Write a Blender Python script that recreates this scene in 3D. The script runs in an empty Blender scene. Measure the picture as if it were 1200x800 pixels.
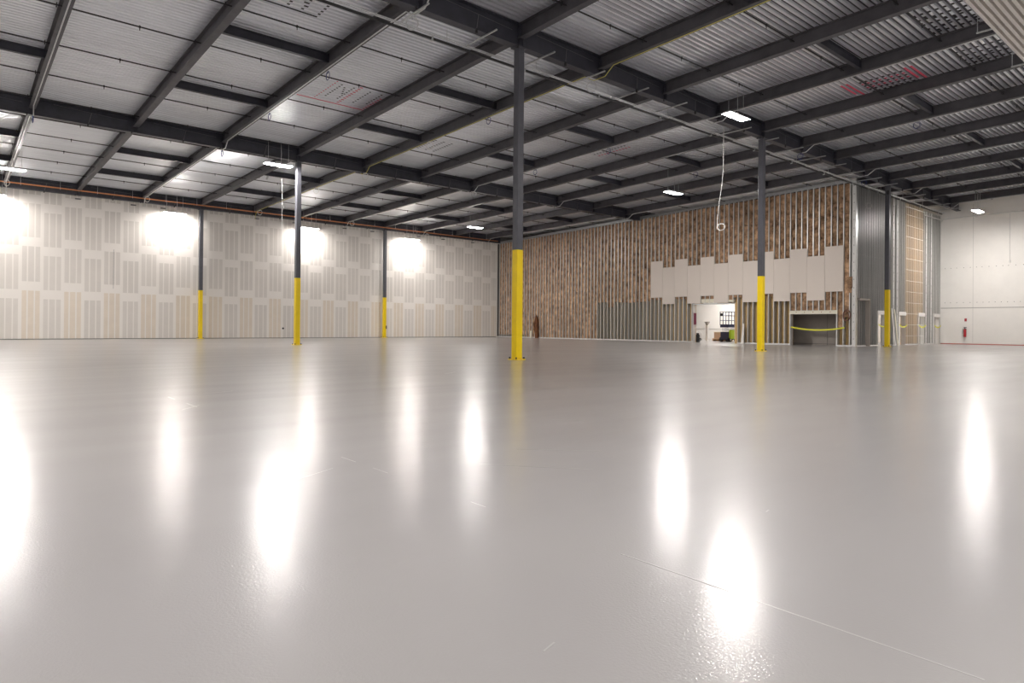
import bpy, math, random
from mathutils import Vector, Matrix
random.seed(7)
S = 1.3125                      # building grid unit -> metres
A = 12.19; Q = A/4; B = 14.2344 # bay sizes in grid units
# ------------------------------------------------------------------ camera
cam_d = bpy.data.cameras.new('camera'); cam = bpy.data.objects.new('camera', cam_d)
bpy.context.scene.collection.objects.link(cam); bpy.context.scene.camera = cam
yaw, pitch, roll = math.radians(49.609), math.radians(.214), math.radians(.461)
F = Vector((math.cos(yaw)*math.cos(pitch), math.sin(yaw)*math.cos(pitch), math.sin(pitch)))
R0 = Vector((math.sin(yaw), -math.cos(yaw), 0)); U0 = R0.cross(F)
R = R0*math.cos(roll)+U0*math.sin(roll); U = -R0*math.sin(roll)+U0*math.cos(roll)
M = Matrix(((R.x, U.x, -F.x, -11.126*S), (R.y, U.y, -F.y, -12.877*S), (R.z, U.z, -F.z, .857*S), (0, 0, 0, 1)))
cam.matrix_world = M
cam_d.sensor_width = 36; cam_d.lens = 771.79/1200*36; cam_d.shift_y = -20.478/1200
cam_d.clip_start = .05; cam_d.clip_end = 500
# ------------------------------------------------------------------ world, exposure
sc = bpy.context.scene
w = bpy.data.worlds.new('world'); sc.world = w; w.use_nodes = True
w.node_tree.nodes['Background'].inputs[0].default_value = (.8, .88, 1, 1)
w.node_tree.nodes['Background'].inputs[1].default_value = .3
vs = sc.view_settings
vs.view_transform = 'Standard'; vs.look = 'None'; vs.gamma = 1; vs.use_curve_mapping = False
vs.exposure = 2.08
LAMP = 105.0                     # brightness of the lamp diffusers
# ------------------------------------------------------------------ helpers
col = sc.collection
def link(o): col.objects.link(o); return o
class MB:
    def __init__(s): s.v = []; s.f = []; s.m = []; s.p = []
    def add(s, vs_, fs, mi=0):
        n = len(s.v); s.p.append((n, len(s.f))); s.v += [tuple(p) for p in vs_]
        s.f += [tuple(i+n for i in f) for f in fs]; s.m += [mi]*len(fs); return s
    def hexa(s, p, mi=0):
        return s.add(p, [(0,3,2,1),(4,5,6,7),(0,1,5,4),(1,2,6,5),(2,3,7,6),(3,0,4,7)], mi)
    def box(s, x0, y0, z0, x1, y1, z1, mi=0):
        return s.hexa([(x0,y0,z0),(x1,y0,z0),(x1,y1,z0),(x0,y1,z0),(x0,y0,z1),(x1,y0,z1),(x1,y1,z1),(x0,y1,z1)], mi)
    def prism(s, prof, p0, p1, mi=0):
        """profile points are offsets (vectors) swept from p0 to p1"""
        n = len(prof); p0 = Vector(p0); p1 = Vector(p1)
        v = [p0+Vector(q) for q in prof]+[p1+Vector(q) for q in prof]
        f = [(i, (i+1) % n, n+(i+1) % n, n+i) for i in range(n)]+[tuple(range(n))[::-1], tuple(range(n, 2*n))]
        return s.add(v, f, mi)
    def tube(s, pts, r, n=6, mi=0, closed=False):
        pts = [Vector(p) for p in pts]; k = len(pts); v = []; f = []
        for i, p in enumerate(pts):
            a = pts[i-1] if (i or closed) else p; b = pts[(i+1) % k] if (i < k-1 or closed) else p
            t = (b-a).normalized(); h = Vector((0,0,1)) if abs(t.z) < .9 else Vector((1,0,0))
            e = t.cross(h).normalized(); g = e.cross(t)
            v += [p+(e*math.cos(2*math.pi*j/n)+g*math.sin(2*math.pi*j/n))*r for j in range(n)]
        for i in range(k if closed else k-1):
            i2 = (i+1) % k
            for j in range(n): f.append((i*n+j, i*n+(j+1) % n, i2*n+(j+1) % n, i2*n+j))
        if not closed: f += [tuple(range(n))[::-1], tuple(range((k-1)*n, k*n))]
        return s.add(v, f, mi)
    def ring(s, c, r, t, axis='x', n=14, m=5, mi=0, sq=1.0):
        pts = []
        for i in range(n):
            a = 2*math.pi*i/n; ca, sa = math.cos(a)*r, math.sin(a)*r*sq
            pts.append({'x': (c[0], c[1]+ca, c[2]+sa), 'y': (c[0]+ca, c[1], c[2]+sa), 'd': (c[0]+ca*.7, c[1]-ca*.7, c[2]+sa)}[axis])
        return s.tube(pts, t, m, mi, True)
    def mesh(s, name, mats):
        me = bpy.data.meshes.new(name)
        me.from_pydata([(p[0]*S, p[1]*S, p[2]*S) for p in s.v], [], s.f)
        for m in (mats if isinstance(mats, (list, tuple)) else [mats]): me.materials.append(m)
        if any(s.m): me.polygons.foreach_set('material_index', s.m)
        me.update(); return me
    def build(s, name, mats, parent=None, loc=None):
        return put(name, s.mesh(name, mats), parent, loc)
    def each(s, name, mats, parent=None, loc=None):
        """every piece its own object"""
        ps = s.p+[(len(s.v), len(s.f))]; out = []
        for (a, fa), (b, fb) in zip(ps, ps[1:]):
            q = MB(); q.v = s.v[a:b]; q.f = [tuple(i-a for i in f) for f in s.f[fa:fb]]; q.m = s.m[fa:fb]
            out.append(q.build(name, mats, parent, loc))
        return out
    def stuff(s, name, mats, parent=None, loc=None):
        """pieces of a few pixels, joined"""
        o = s.build(name, mats, parent, loc); o['kind'] = 'stuff'; return o
def put(name, me, parent=None, loc=None):
    o = link(bpy.data.objects.new(name, me))
    if parent: o.parent = parent
    if loc: o.location = Vector(loc)*S
    return o
def empty(name, loc=(0,0,0)):
    o = link(bpy.data.objects.new(name, None)); o.location = Vector(loc)*S; o.empty_display_size = .2; return o
def tag(o, label=None, cat=None, group=None, kind=None):
    if label: o['label'] = label
    if cat: o['category'] = cat
    if group: o['group'] = group
    if kind: o['kind'] = kind
    return o
def shade(o):
    for p in o.data.polygons: p.use_smooth = True
    return o
# ------------------------------------------------------------------ materials
def mat(name, c, rough=.6, metal=0, var=0, noise=0, nscale=3, bump=0, bscale=20, c2=None, spec=.5, emis=None, es=0, stretch=None, coat=0, world=False):
    m = bpy.data.materials.new(name); m.use_nodes = True; nt = m.node_tree; N = nt.nodes; L = nt.links
    b = N['Principled BSDF']; b.inputs['Base Color'].default_value = (*c, 1)
    b.inputs['Roughness'].default_value = rough; b.inputs['Metallic'].default_value = metal
    b.inputs['Specular IOR Level'].default_value = spec
    if coat: b.inputs['Coat Weight'].default_value = coat; b.inputs['Coat Roughness'].default_value = .15
    if emis: b.inputs['Emission Color'].default_value = (*emis, 1); b.inputs['Emission Strength'].default_value = es
    tc = N.new('ShaderNodeTexCoord'); mp = N.new('ShaderNodeMapping'); L.new(N.new('ShaderNodeNewGeometry').outputs['Position'] if world else tc.outputs['Object'], mp.inputs[0])
    if stretch: mp.inputs['Scale'].default_value = stretch
    src = None
    if noise or c2:
        n = N.new('ShaderNodeTexNoise'); n.inputs['Scale'].default_value = nscale; n.inputs['Detail'].default_value = 5
        n.inputs['Roughness'].default_value = .65
        oi = N.new('ShaderNodeObjectInfo'); va = N.new('ShaderNodeVectorMath'); va.operation = 'ADD'
        ml = N.new('ShaderNodeVectorMath'); ml.operation = 'SCALE'; ml.inputs['Scale'].default_value = 37
        cb = N.new('ShaderNodeCombineXYZ')
        for i in range(3): L.new(oi.outputs['Random'], cb.inputs[i])
        L.new(cb.outputs[0], ml.inputs[0]); L.new(mp.outputs[0], va.inputs[0]); L.new(ml.outputs[0], va.inputs[1])
        L.new(va.outputs[0], n.inputs['Vector'])
        if world: L.new(mp.outputs[0], n.inputs['Vector'])
        r = N.new('ShaderNodeValToRGB'); r.color_ramp.elements[0].position = .32; r.color_ramp.elements[1].position = .68
        ca = c2 if c2 else tuple(x*(1-noise) for x in c); cbb = c if c2 else tuple(min(1, x*(1+noise*.6)) for x in c)
        r.color_ramp.elements[0].color = (*ca, 1); r.color_ramp.elements[1].color = (*cbb, 1)
        L.new(n.outputs['Fac'], r.inputs[0]); src = r.outputs[0]
    if var:
        oi = N.new('ShaderNodeObjectInfo'); mr = N.new('ShaderNodeMapRange')
        mr.inputs['To Min'].default_value = 1-var; mr.inputs['To Max'].default_value = 1+var
        hs = N.new('ShaderNodeHueSaturation'); L.new(oi.outputs['Random'], mr.inputs[0]); L.new(mr.outputs[0], hs.inputs['Value'])
        if src: L.new(src, hs.inputs['Color'])
        else: hs.inputs['Color'].default_value = (*c, 1)
        src = hs.outputs[0]
    if src: L.new(src, b.inputs['Base Color'])
    if bump:
        n = N.new('ShaderNodeTexNoise'); n.inputs['Scale'].default_value = bscale; n.inputs['Detail'].default_value = 3
        bp = N.new('ShaderNodeBump'); bp.inputs['Strength'].default_value = bump; bp.inputs['Distance'].default_value = .02
        L.new(mp.outputs[0], n.inputs['Vector']); L.new(n.outputs['Fac'], bp.inputs['Height']); L.new(bp.outputs[0], b.inputs['Normal'])
    return m
mt = {}
mt['deck'] = mat('galvanised_deck', (.90, .92, .96), .34, .72, var=.05, noise=.08, nscale=1.5, stretch=(.3, 3, 1))
mt['beam'] = mat('grey_steel_primer', (.085, .080, .090), .5, 0, var=.12, noise=.25, nscale=2)
mt['girder'] = mat('dark_steel_primer', (.042, .042, .056), .45, 0, noise=.3, nscale=2)
mt['column'] = mat('column_grey_paint', (.085, .085, .10), .42, 0, noise=.15)
mt['yellow'] = mat('safety_yellow_paint', (.93, .66, .0), .4, 0, noise=.05)
mt['black'] = mat('black_pipe', (.022, .02, .022), .5)
mt['galv'] = mat('galvanised_steel', (.70, .71, .72), .33, .8, noise=.12, nscale=8)
mt['stud'] = mat('stud_galvanised', (.62, .62, .62), .3, .9, var=.1, noise=.1, nscale=6)
mt['stud_light'] = mat('stud_light', (.50, .49, .465), .5, .25, var=.1)
mt['stud_gold'] = mat('stud_gold', (.78, .68, .53), .45, .35, var=.15)
mt['stud_flange'] = mat('stud_flange', (.80, .79, .77), .4, .45, var=.12)
mt['white'] = mat('white_paint', (.84, .81, .77), .6, noise=.03, nscale=1)
mt['track'] = mat('white_track', (.72, .71, .69), .45, .25)
mt['sheet_grey'] = mat('drywall_grey', (.70, .655, .605), .85, var=.02, noise=.03, nscale=1.5)
mt['sheet_tan'] = mat('drywall_tan', (.74, .655, .555), .85, var=.02, noise=.04, nscale=1.5)
mt['mud'] = mat('joint_compound', (.83, .785, .735), .85)
mt['panel'] = mat('new_drywall', (.80, .715, .645), .8, var=.01)
mt['wool'] = mat('mineral_wool', (.68, .43, .26), .95, c2=(.11, .058, .03), nscale=2.9, bump=1.0, bscale=5, var=.16, world=True)
mt['back_ochre'] = mat('sheathing_ochre', (.66, .45, .21), .9, c2=(.54, .37, .18), nscale=2)
mt['back_grey'] = mat('sheathing_grey', (.40, .38, .35), .85, c2=(.33, .31, .29), nscale=2)
mt['back_shade'] = mat('sheathing_shade_tone', (.16, .155, .15), .85)  # dark tone stands in for the lack of light on the stud wall
mt['back_gold'] = mat('sheathing_gold', (.84, .60, .34), .85, c2=(.70, .50, .28), nscale=2)
mt['wood'] = mat('plywood', (.50, .27, .10), .7, c2=(.38, .2, .08), nscale=3, stretch=(1, 1, .2))
mt['cream'] = mat('cream_board', (.85, .80, .66), .7)
mt['taupe'] = mat('taupe_board', (.42, .375, .335), .8, noise=.05)
mt['copper'] = mat('copper_pipe', (.75, .30, .13), .4, .3)
mt['cable_w'] = mat('white_cable', (.8, .79, .77), .5)
mt['cable_y'] = mat('yellow_cable', (.66, .60, .12), .5)
mt['cable_b'] = mat('blue_cable', (.05, .07, .22), .5)
mt['tape'] = mat('caution_tape', (.80, .80, .05), .5)
mt['pink'] = mat('pink_paint', (.75, .10, .17), .7)
mt['ink'] = mat('black_marker', (.01, .01, .012), .7)
mt['navy'] = mat('navy_paint', (.02, .03, .10), .4)
mt['lime'] = mat('lime_paint', (.50, .70, .03), .5)
mt['rubber'] = mat('rubber', (.03, .03, .032), .8)
mt['red'] = mat('red_paint', (.42, .02, .03), .4)
mt['magenta'] = mat('magenta_print', (.20, .02, .06), .6)
mt['card'] = mat('cardboard', (.62, .42, .28), .8)
mt['seam'] = mat('dark_joint', (.16, .155, .15), .8)
mt['redline'] = mat('red_base_strip', (.45, .12, .11), .6)
mt['lens'] = mat('lamp_diffuser', (1, 1, 1), .4, emis=(1, .962, .925), es=LAMP)
mt['lens_wall'] = mat('lamp_diffuser_dimmed', (1, 1, 1), .4, emis=(1, .962, .925), es=LAMP*.42)
mt['lampbody'] = mat('lamp_housing', (.75, .75, .74), .4)
# floor: glossy grey epoxy
def floor_mat():
    m = mat('grey_epoxy', (.64, .62, .59), .2); nt = m.node_tree; N = nt.nodes; L = nt.links; b = N['Principled BSDF']
    tc = N.new('ShaderNodeTexCoord')
    n = N.new('ShaderNodeTexNoise'); n.inputs['Scale'].default_value = .22; n.inputs['Detail'].default_value = 5
    L.new(tc.outputs['Object'], n.inputs['Vector'])
    r = N.new('ShaderNodeValToRGB'); r.color_ramp.elements[0].position = .3; r.color_ramp.elements[1].position = .7
    r.color_ramp.elements[0].color = (.305, .291, .290, 1); r.color_ramp.elements[1].color = (.345, .331, .329, 1)
    L.new(n.outputs['Fac'], r.inputs[0]); L.new(r.outputs[0], b.inputs['Base Color'])
    mp = N.new('ShaderNodeMapping'); mp.inputs['Rotation'].default_value = (0, 0, .5); mp.inputs['Scale'].default_value = (.25, 1.6, 1)
    L.new(tc.outputs['Object'], mp.inputs[0])
    n2 = N.new('ShaderNodeTexNoise'); n2.inputs['Scale'].default_value = .8; n2.inputs['Detail'].default_value = 6
    L.new(mp.outputs[0], n2.inputs['Vector'])
    mr = N.new('ShaderNodeMapRange'); mr.inputs['From Min'].default_value = .3; mr.inputs['From Max'].default_value = .7
    mr.inputs['To Min'].default_value = .30; mr.inputs['To Max'].default_value = .36
    L.new(n2.outputs['Fac'], mr.inputs[0]); L.new(mr.outputs[0], b.inputs['Roughness'])
    n3 = N.new('ShaderNodeTexNoise'); n3.inputs['Scale'].default_value = 85; n3.inputs['Detail'].default_value = 2
    L.new(tc.outputs['Object'], n3.inputs['Vector'])
    b1 = N.new('ShaderNodeBump'); b1.inputs['Strength'].default_value = .24; b1.inputs['Distance'].default_value = .004
    L.new(n3.outputs['Fac'], b1.inputs['Height'])
    b2 = N.new('ShaderNodeBump'); b2.inputs['Strength'].default_value = .016; b2.inputs['Distance'].default_value = .03
    L.new(n2.outputs['Fac'], b2.inputs['Height']); L.new(b1.outputs[0], b2.inputs['Normal']); L.new(b2.outputs[0], b.inputs['Normal'])
    b.inputs['Specular IOR Level'].default_value = .5
    b.inputs['Coat Weight'].default_value = .6; b.inputs['Coat Roughness'].default_value = .12; b.inputs['Coat IOR'].default_value = 1.5
    L.new(b1.outputs[0], b.inputs['Coat Normal'])
    return m
mt['floor'] = floor_mat(); mt['dullwire'] = mat('dull_wire', (.16, .16, .17), .5)
# ------------------------------------------------------------------ room levels
KN = [(-2*B, 9.24), (-B, 8.95), (0, 8.65), (B, 8.35), (2*B, 8.19), (3*B, 8.0)]
def dz(y):
    for (a, za), (b, zb) in zip(KN, KN[1:]):
        if y <= b: return za+(zb-za)*(y-a)/(b-a)
    return KN[-1][1]
YW, XW, YS, XR = 2*B+.35, 22.72, .94, 35.33      # drywall wall, insulated wall, stud wall, white wall
XM, YM = -24.4, -24.0                            # walls behind the viewer
# ------------------------------------------------------------------ floor
tag(MB().box(XM-.3, YM-.3, -.2, XR+.3, YW+.3, 0).build('floor', mt['floor']), 'glossy light grey epoxy floor mirroring the lamps', kind='structure')
fl = bpy.data.objects['floor']
m = MB()
for a, b_ in ((-12.85, -12.45), (-12.4, -11.75), (-11.7, -11.25), (-10.42, -10.3), (-9.5, -9.32), (-9.1, -8.9), (-5.6, -5.2), (-4.7, -4.4)): m.box(-9.1925, a, .0002, -9.1875, b_, .0008)
m.stuff('floor_joint', mat('joint_line', (.46, .45, .44), .3), fl)
m = MB()
for (x, y, a, l) in ((-9.6,-9.3,.5,.5),(-8.4,-9.9,-.9,.7),(-7.9,-9.6,-.8,.6),(-9.25,-5.6,.9,.4),(-8.6,-4.2,.4,.5),(-6.8,-8.6,-.7,.3),(-4.2,-3.0,.6,.5),(-9.9,-11.6,.3,.06),(-8.2,-11.3,.2,.05)):
    c, s_ = math.cos(a)*l/2, math.sin(a)*l/2; n = (-math.sin(a)*.003, math.cos(a)*.003)
    m.hexa([(x-c-n[0], y-s_-n[1], .0002), (x+c-n[0], y+s_-n[1], .0002), (x+c+n[0], y+s_+n[1], .0002), (x-c+n[0], y-s_+n[1], .0002),
            (x-c-n[0], y-s_-n[1], .0009), (x+c-n[0], y+s_-n[1], .0009), (x+c+n[0], y+s_+n[1], .0009), (x-c+n[0], y-s_+n[1], .0009)])
m.stuff('scuff_mark', mat('scuff', (.37, .36, .355), .28), fl)
# ------------------------------------------------------------------ ceiling: ribbed metal deck in sheets
ceil = tag(empty('ceiling', (0, 0, 8.65)), 'galvanised ribbed metal roof deck', kind='structure')
NR = 6; PT = B/(14*NR); RH = .062
def sheet_mesh(L_, width_y, slope):
    m = MB(); n = len(range(NR)); pr = []
    for i in range(NR):
        y = i*PT
        pr += [(y, 0), (y+PT*.40, 0), (y+PT*.50, RH), (y+PT*.90, RH)]
    pr.append((NR*PT, 0))
    v = []
    for (y, z) in pr: v += [(0, y, z+slope*y), (L_, y, z+slope*y)]
    f = [(2*i, 2*i+2, 2*i+3, 2*i+1) for i in range(len(pr)-1)]
    m.add(v, f); return m.mesh('deck_sheet', mt['deck'])
for j in range(-2, 2):
    slope = (dz((j+1)*B)-dz(j*B))/B
    me = sheet_mesh(A+.02, NR*PT, slope)
    for a in range(14):
        y = j*B+a*NR*PT
        if y < YM-1: continue
        for i in range(-2, 3):
            put('deck_sheet', me, ceil, (i*A-(0 if i > -2 else .02), y, dz(y)-8.65+.004*(a % 2)))
m = MB(); m.box(XM-.3, 2*B-.02, 8.19+.01, XR+.3, YW+.3, 8.3); m.build('deck_edge', mt['deck'], ceil, (0, 0, -8.65))
m = MB(); m.hexa([(XM-.3, YM-1, dz(YM-1)+.06), (XR+.3, YM-1, dz(YM-1)+.06), (XR+.3, 0, 8.71), (XM-.3, 0, 8.71), (XM-.3, YM-1, 9.6), (XR+.3, YM-1, 9.6), (XR+.3, 0, 9.6), (XM-.3, 0, 9.6)])
m.hexa([(XM-.3, 0, 8.71), (XR+.3, 0, 8.71), (XR+.3, 2*B, 8.25), (XM-.3, 2*B, 8.25), (XM-.3, 0, 9.6), (XR+.3, 0, 9.6), (XR+.3, 2*B, 9.6), (XM-.3, 2*B, 9.6)])
m.build('roof_slab', mt['girder'], ceil, (0, 0, -8.65))
# ceiling paint marks: strokes on the rib undersides
def stroke(m, p, q, wd, solid=False):
    (x0, y0), (x1, y1) = p, q; L_ = math.hypot(x1-x0, y1-y0)
    if abs(y1-y0) < .05:                                        # along a rib
        k = round((y0)/PT-.2); y = (k+.2)*PT
        m.box(min(x0, x1), y-.033, dz(y)-.002-8.65, max(x0, x1), y+.033, dz(y)-.0005-8.65); return
    n = int(L_/.01)+1; lo, hi = sorted((y0, y1))
    k = math.ceil(lo/PT-.2)
    while (k+.2)*PT <= hi:
        y = (k+.2)*PT; t = (y-y0)/(y1-y0); x = x0+(x1-x0)*t
        m.box(x-wd, y-.033, dz(y)-.002-8.65, x+wd, y+.033, dz(y)-.0005-8.65); k += 1
pk, ik = MB(), MB()
stroke(pk, (-2.5, 8.27), (-.1, 8.27), .03); stroke(pk, (-.15, 6.9), (-.15, 8.2), .04)
stroke(pk, (-1.95, 6.3), (-1.95, 8.2), .02); stroke(pk, (-1.12, 6.3), (-1.12, 8.25), .05)
for x in (-1.72, -1.3, -.72): stroke(ik, (x, 6.5), (x, 7.9), .03)
stroke(ik, (-1.55, 6.8), (-1.35, 7.4), .03); stroke(ik, (-.3, 6.6), (-.3, 7.8), .03)
stroke(ik, (-5.7, 2.86), (-4.2, 2.86), .03)
for x in (-5.0, -4.65, -4.22): stroke(ik, (x, .9), (x, 2.86), .035)
stroke(ik, (-5.4, 1.2), (-4.6, 2.6), .04); stroke(ik, (-5.3, 2.2), (-4.6, 1.3), .04); stroke(ik, (-5.6, 1.9), (-4.3, 1.85), .03)
for y in (-3.66, -5.52): stroke(pk, (10.72, y), (12.15, y), .03); stroke(pk, (10.72, y+PT), (11.9, y+PT), .03)
for x in (10.95, 11.35, 11.75, 12.05): stroke(ik, (x, -5.3), (x, -3.9), .07)
for x in (11.15, 11.55): stroke(pk, (x, -5.3), (x, -3.9), .06)
for x in (7.4, 7.75, 8.1, 8.45, 8.8): stroke(ik, (x, -8.1), (x, -6.6), .05)
stroke(ik, (7.4, -6.7), (8.9, -8.0), .06); stroke(ik, (7.5, -8.0), (8.9, -6.7), .06)
for x in (10.7, 11.1, 11.5, 11.9): stroke(ik, (x, -8.2), (x, -6.7), .05)
stroke(ik, (10.6, -8.1), (12.0, -6.8), .06)
for x in (3.9, 4.3, 4.7): stroke(ik, (x, 9.6), (x, 11.2), .05)
for x in (9.4, 10.1, 10.8): stroke(pk, (x, 5.2), (x, 7.0), .06)
for x in (9.7, 10.5): stroke(ik, (x, 5.2), (x, 7.0), .05)
for x in (.3, .7, 1.1): stroke(ik, (x-.4, 19.6), (x, 21.0), .05)
pk.stuff('pink_layout_mark', mt['pink'], ceil); ik.stuff('black_layout_mark', mt['ink'], ceil)
# ------------------------------------------------------------------ roof frame
def isec(m, p0, p1, depth, fw, ft=.022, wt=.016, axis='y'):
    """I section whose top runs p0->p1"""
    h = fw/2; w2 = wt/2
    pr = [(-h, 0), (-h, -ft), (-w2, -ft), (-w2, -depth+ft), (-h, -depth+ft), (-h, -depth), (h, -depth), (h, -depth+ft), (w2, -depth+ft), (w2, -ft), (h, -ft), (h, 0)]
    if axis == 'y': prof = [(a, 0, b) for a, b in pr]
    else: prof = [(0, -a, b) for a, b in pr]
    n = 12; p0 = Vector(p0); p1 = Vector(p1)
    v = [p0+Vector(q) for q in prof]+[p1+Vector(q) for q in prof]
    f = [(i, n+i, n+(i+1) % n, (i+1) % n) for i in range(n)]
    for e in (0, n):
        cap = [(0, 1, 10, 11), (2, 3, 8, 9), (4, 5, 6, 7)]
        f += [tuple(e+i for i in c) for c in cap]
    m.add(v, f)
GD, BD = .59, .37
BAY = {-2: 'rear bay', -1: 'near bay', 0: 'middle bay', 1: 'far bay'}
LINE = {-8: 'outermost left column line', -4: 'far left column line', 0: 'centre column line', 4: 'right column line', 8: 'stud wall column line'}
ORD = ['on the', 'first right of the', 'second right of the', 'third right of the']
def where(k): return ORD[k % 4]+' '+LINE[k-k % 4]
for j in range(-2, 2):
    y0, y1 = j*B+.02, (j+1)*B-.02; z0, z1 = dz(y0), dz(y1)
    m = MB(); isec(m, (0, 0, -.002), (0, y1-y0, z1-z0-.002), BD, .19); bm_ = m.mesh('roof_beam', mt['beam'])
    c = MB()
    for s_ in (-1, 1):
        for (yy, zz) in ((.0, 0), (y1-y0-.1, z1-z0)):
            c.box(s_*.02-.012, yy, zz-.31, s_*.02+.012, yy+.1, zz-.06)
            for b_ in range(3): c.box(s_*.035-.012, yy+.035, zz-.28+b_*.08, s_*.035+.012, yy+.06, zz-.255+b_*.08)
    cm_ = c.mesh('clip_angle', mt['girder'])
    for k in range(-7, 12):
        o = put('roof_beam', bm_, None, (k*Q, y0, z0))
        tag(o, 'dark roof beam, %s, %s' % (BAY[j], where(k)), 'beam', 'roof beams')
        put('clip_angle', cm_, o)['kind'] = 'stuff'
# girders
GN = {-1: 'near girder behind the viewer', 0: 'near girder', 1: 'middle girder', 2: 'far girder along the drywall wall'}
for j in range(-1, 3):
    xe = {2: XW+.02, 1: 24.4}.get(j, XR-.02)
    i = -2
    while i*A < xe:
        x0, x1 = i*A+.005, min((i+1)*A-.005, xe); z = dz(j*B)-.003
        if x0 < XM: x0 = XM+.01
        if x1-x0 < .3: break
        m = MB(); isec(m, (0, 0, 0), (x1-x0, 0, 0), GD, .24, .03, .02, 'x')
        o = m.build('roof_girder', mt['girder'], None, (x0, j*B, z))
        tag(o, 'deep dark steel %s, span %s' % ({-1: 'rear girder', 0: 'near girder', 1: 'middle girder', 2: 'far girder'}[j], {-2: 'left of the '+LINE[-4], -1: 'right of the '+LINE[-4], 0: 'right of the '+LINE[0], 1: 'right of the '+LINE[4], 2: 'right of the '+LINE[8]}[i]), 'girder', 'roof girders')
        # stiffeners, hanger wires and clamps on each cell
        st = MB(); wi = MB(); cl = MB()
        q = 0
        while q*Q < x1-x0+.2:
            xx = min(q*Q+.02, x1-x0-.02)
            st.box(xx-.03, -.11, -GD+.03, xx-.012, .11, -.03); st.box(xx+.012, -.11, -GD+.03, xx+.03, .11, -.03)
            if (q+.6)*Q < x1-x0:
                xm = (q+.55)*Q
                wi.tube([(xm-1.1, -.03, -.10), (xm, -.05, -.16)], .006, 4); wi.tube([(xm, -.05, -.16), (xm+1.1, -.03, -.20)], .006, 4)
                wi.tube([(xm, -.05, -.16), (xm-.12, -.125, -GD-.05)], .008, 4)
                cl.box(xm-.14, -.145, -GD-.09, xm-.1, -.10, -GD+.02); cl.box(xm+1.2, -.14, -GD-.06, xm+1.23, -.11, -GD+.02)
            q += 1
        st.stuff('web_stiffener', mt['girder'], o)
        if j > -1: wi.stuff('hanger_wire', mt['dullwire'], o); cl.stuff('beam_clamp', mt['black'], o)
        i += 1
# short cross beams
for j in range(-1, 2):
    for k in range(-4, 11, 2):
        for t in (1, 2):
            y = (j+t/3)*B; z = dz(y)-.012
            m = MB(); isec(m, (.01, 0, 0), (Q-.01, 0, 0), .25, .11, .018, .014, 'x')
            o = m.build('cross_beam', mt['girder'], None, (k*Q, y, z))
            tag(o, 'short cross beam, %s, %s one, %s' % (BAY[j], 'nearer' if t == 1 else 'farther', where(k).replace('on the', 'right of the').replace('second right', 'third right')), 'beam', 'short cross beams')
            c = MB(); c.box(Q-.05, -.05, -.26, Q-.01, .05, -.02); c.box(.01, -.05, -.24, .05, .05, -.02); c.stuff('end_plate', mt['girder'], o)
# columns
CN = {(0,0): 'dark column with yellow base, in the centre of the hall', (1,0): 'dark column with yellow base in front of white drywall patch',
      (2,0): 'dark column with yellow base before the stud wall doorways', (0,1): 'dark column with yellow base, second from left, lamp beside it',
      (0,2): 'thin dark column with yellow base, leftmost, against drywall wall', (1,2): 'dark column with yellow base against drywall wall, left of centre column',
      (-1,0): 'column with yellow base outside the left edge, near row', (-1,1): 'column with yellow base outside the left edge, middle row',
      (-1,2): 'column with yellow base outside the left edge, far row'}
hw = .1
for (i, j), lab in CN.items():
    t = tag(empty('steel_column', (i*A, j*B, 0)), lab, 'column', 'steel columns with yellow bases')
    top = dz(j*B)-GD-.005
    def sq(z0, z1, h):
        m = MB(); b_ = .012; P_ = [(-h+b_,-h),(h-b_,-h),(h,-h+b_),(h,h-b_),(h-b_,h),(-h+b_,h),(-h,h-b_),(-h,-h+b_)]
        m.prism([(a, b, 0) for a, b in P_], (0, 0, z0), (0, 0, z1)); return m
    sq(2.832, top-.03, hw).build('shaft', mt['column'], t)
    sq(.03, 2.832, hw+.003).build('yellow_shaft', mt['yellow'], t)['label'] = 'safety yellow lower part of the column'
    m = MB(); m.box(-.16, -.16, 0, .16, .16, .022); bp_ = m.build('base_plate', mt['yellow'], t)
    m = MB()
    for a in (-1, 1):
        for b_ in (-1, 1): m.tube([(a*.13, b_*.13, .018), (a*.13, b_*.13, .022), (a*.13, b_*.13, .045), (a*.13, b_*.13, .07)], .02, 6)
    m.each('anchor_bolt', mt['rubber'], bp_)
    m = MB(); m.box(-.17, -.13, top-.03, .17, .13, top); m.build('cap_plate', mt['column'], t)
    if (i, j) == (1, 2): m = MB(); m.box(.06, -.13, .62, .13, -.10, .84); m.stuff('outlet_box', mt['rubber'], t)
    if (i, j) == (2, 0): m = MB(); m.box(-.24, -.11, 7.55, -.12, -.02, 7.75); m.build('junction_box', mt['rubber'], t)
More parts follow.
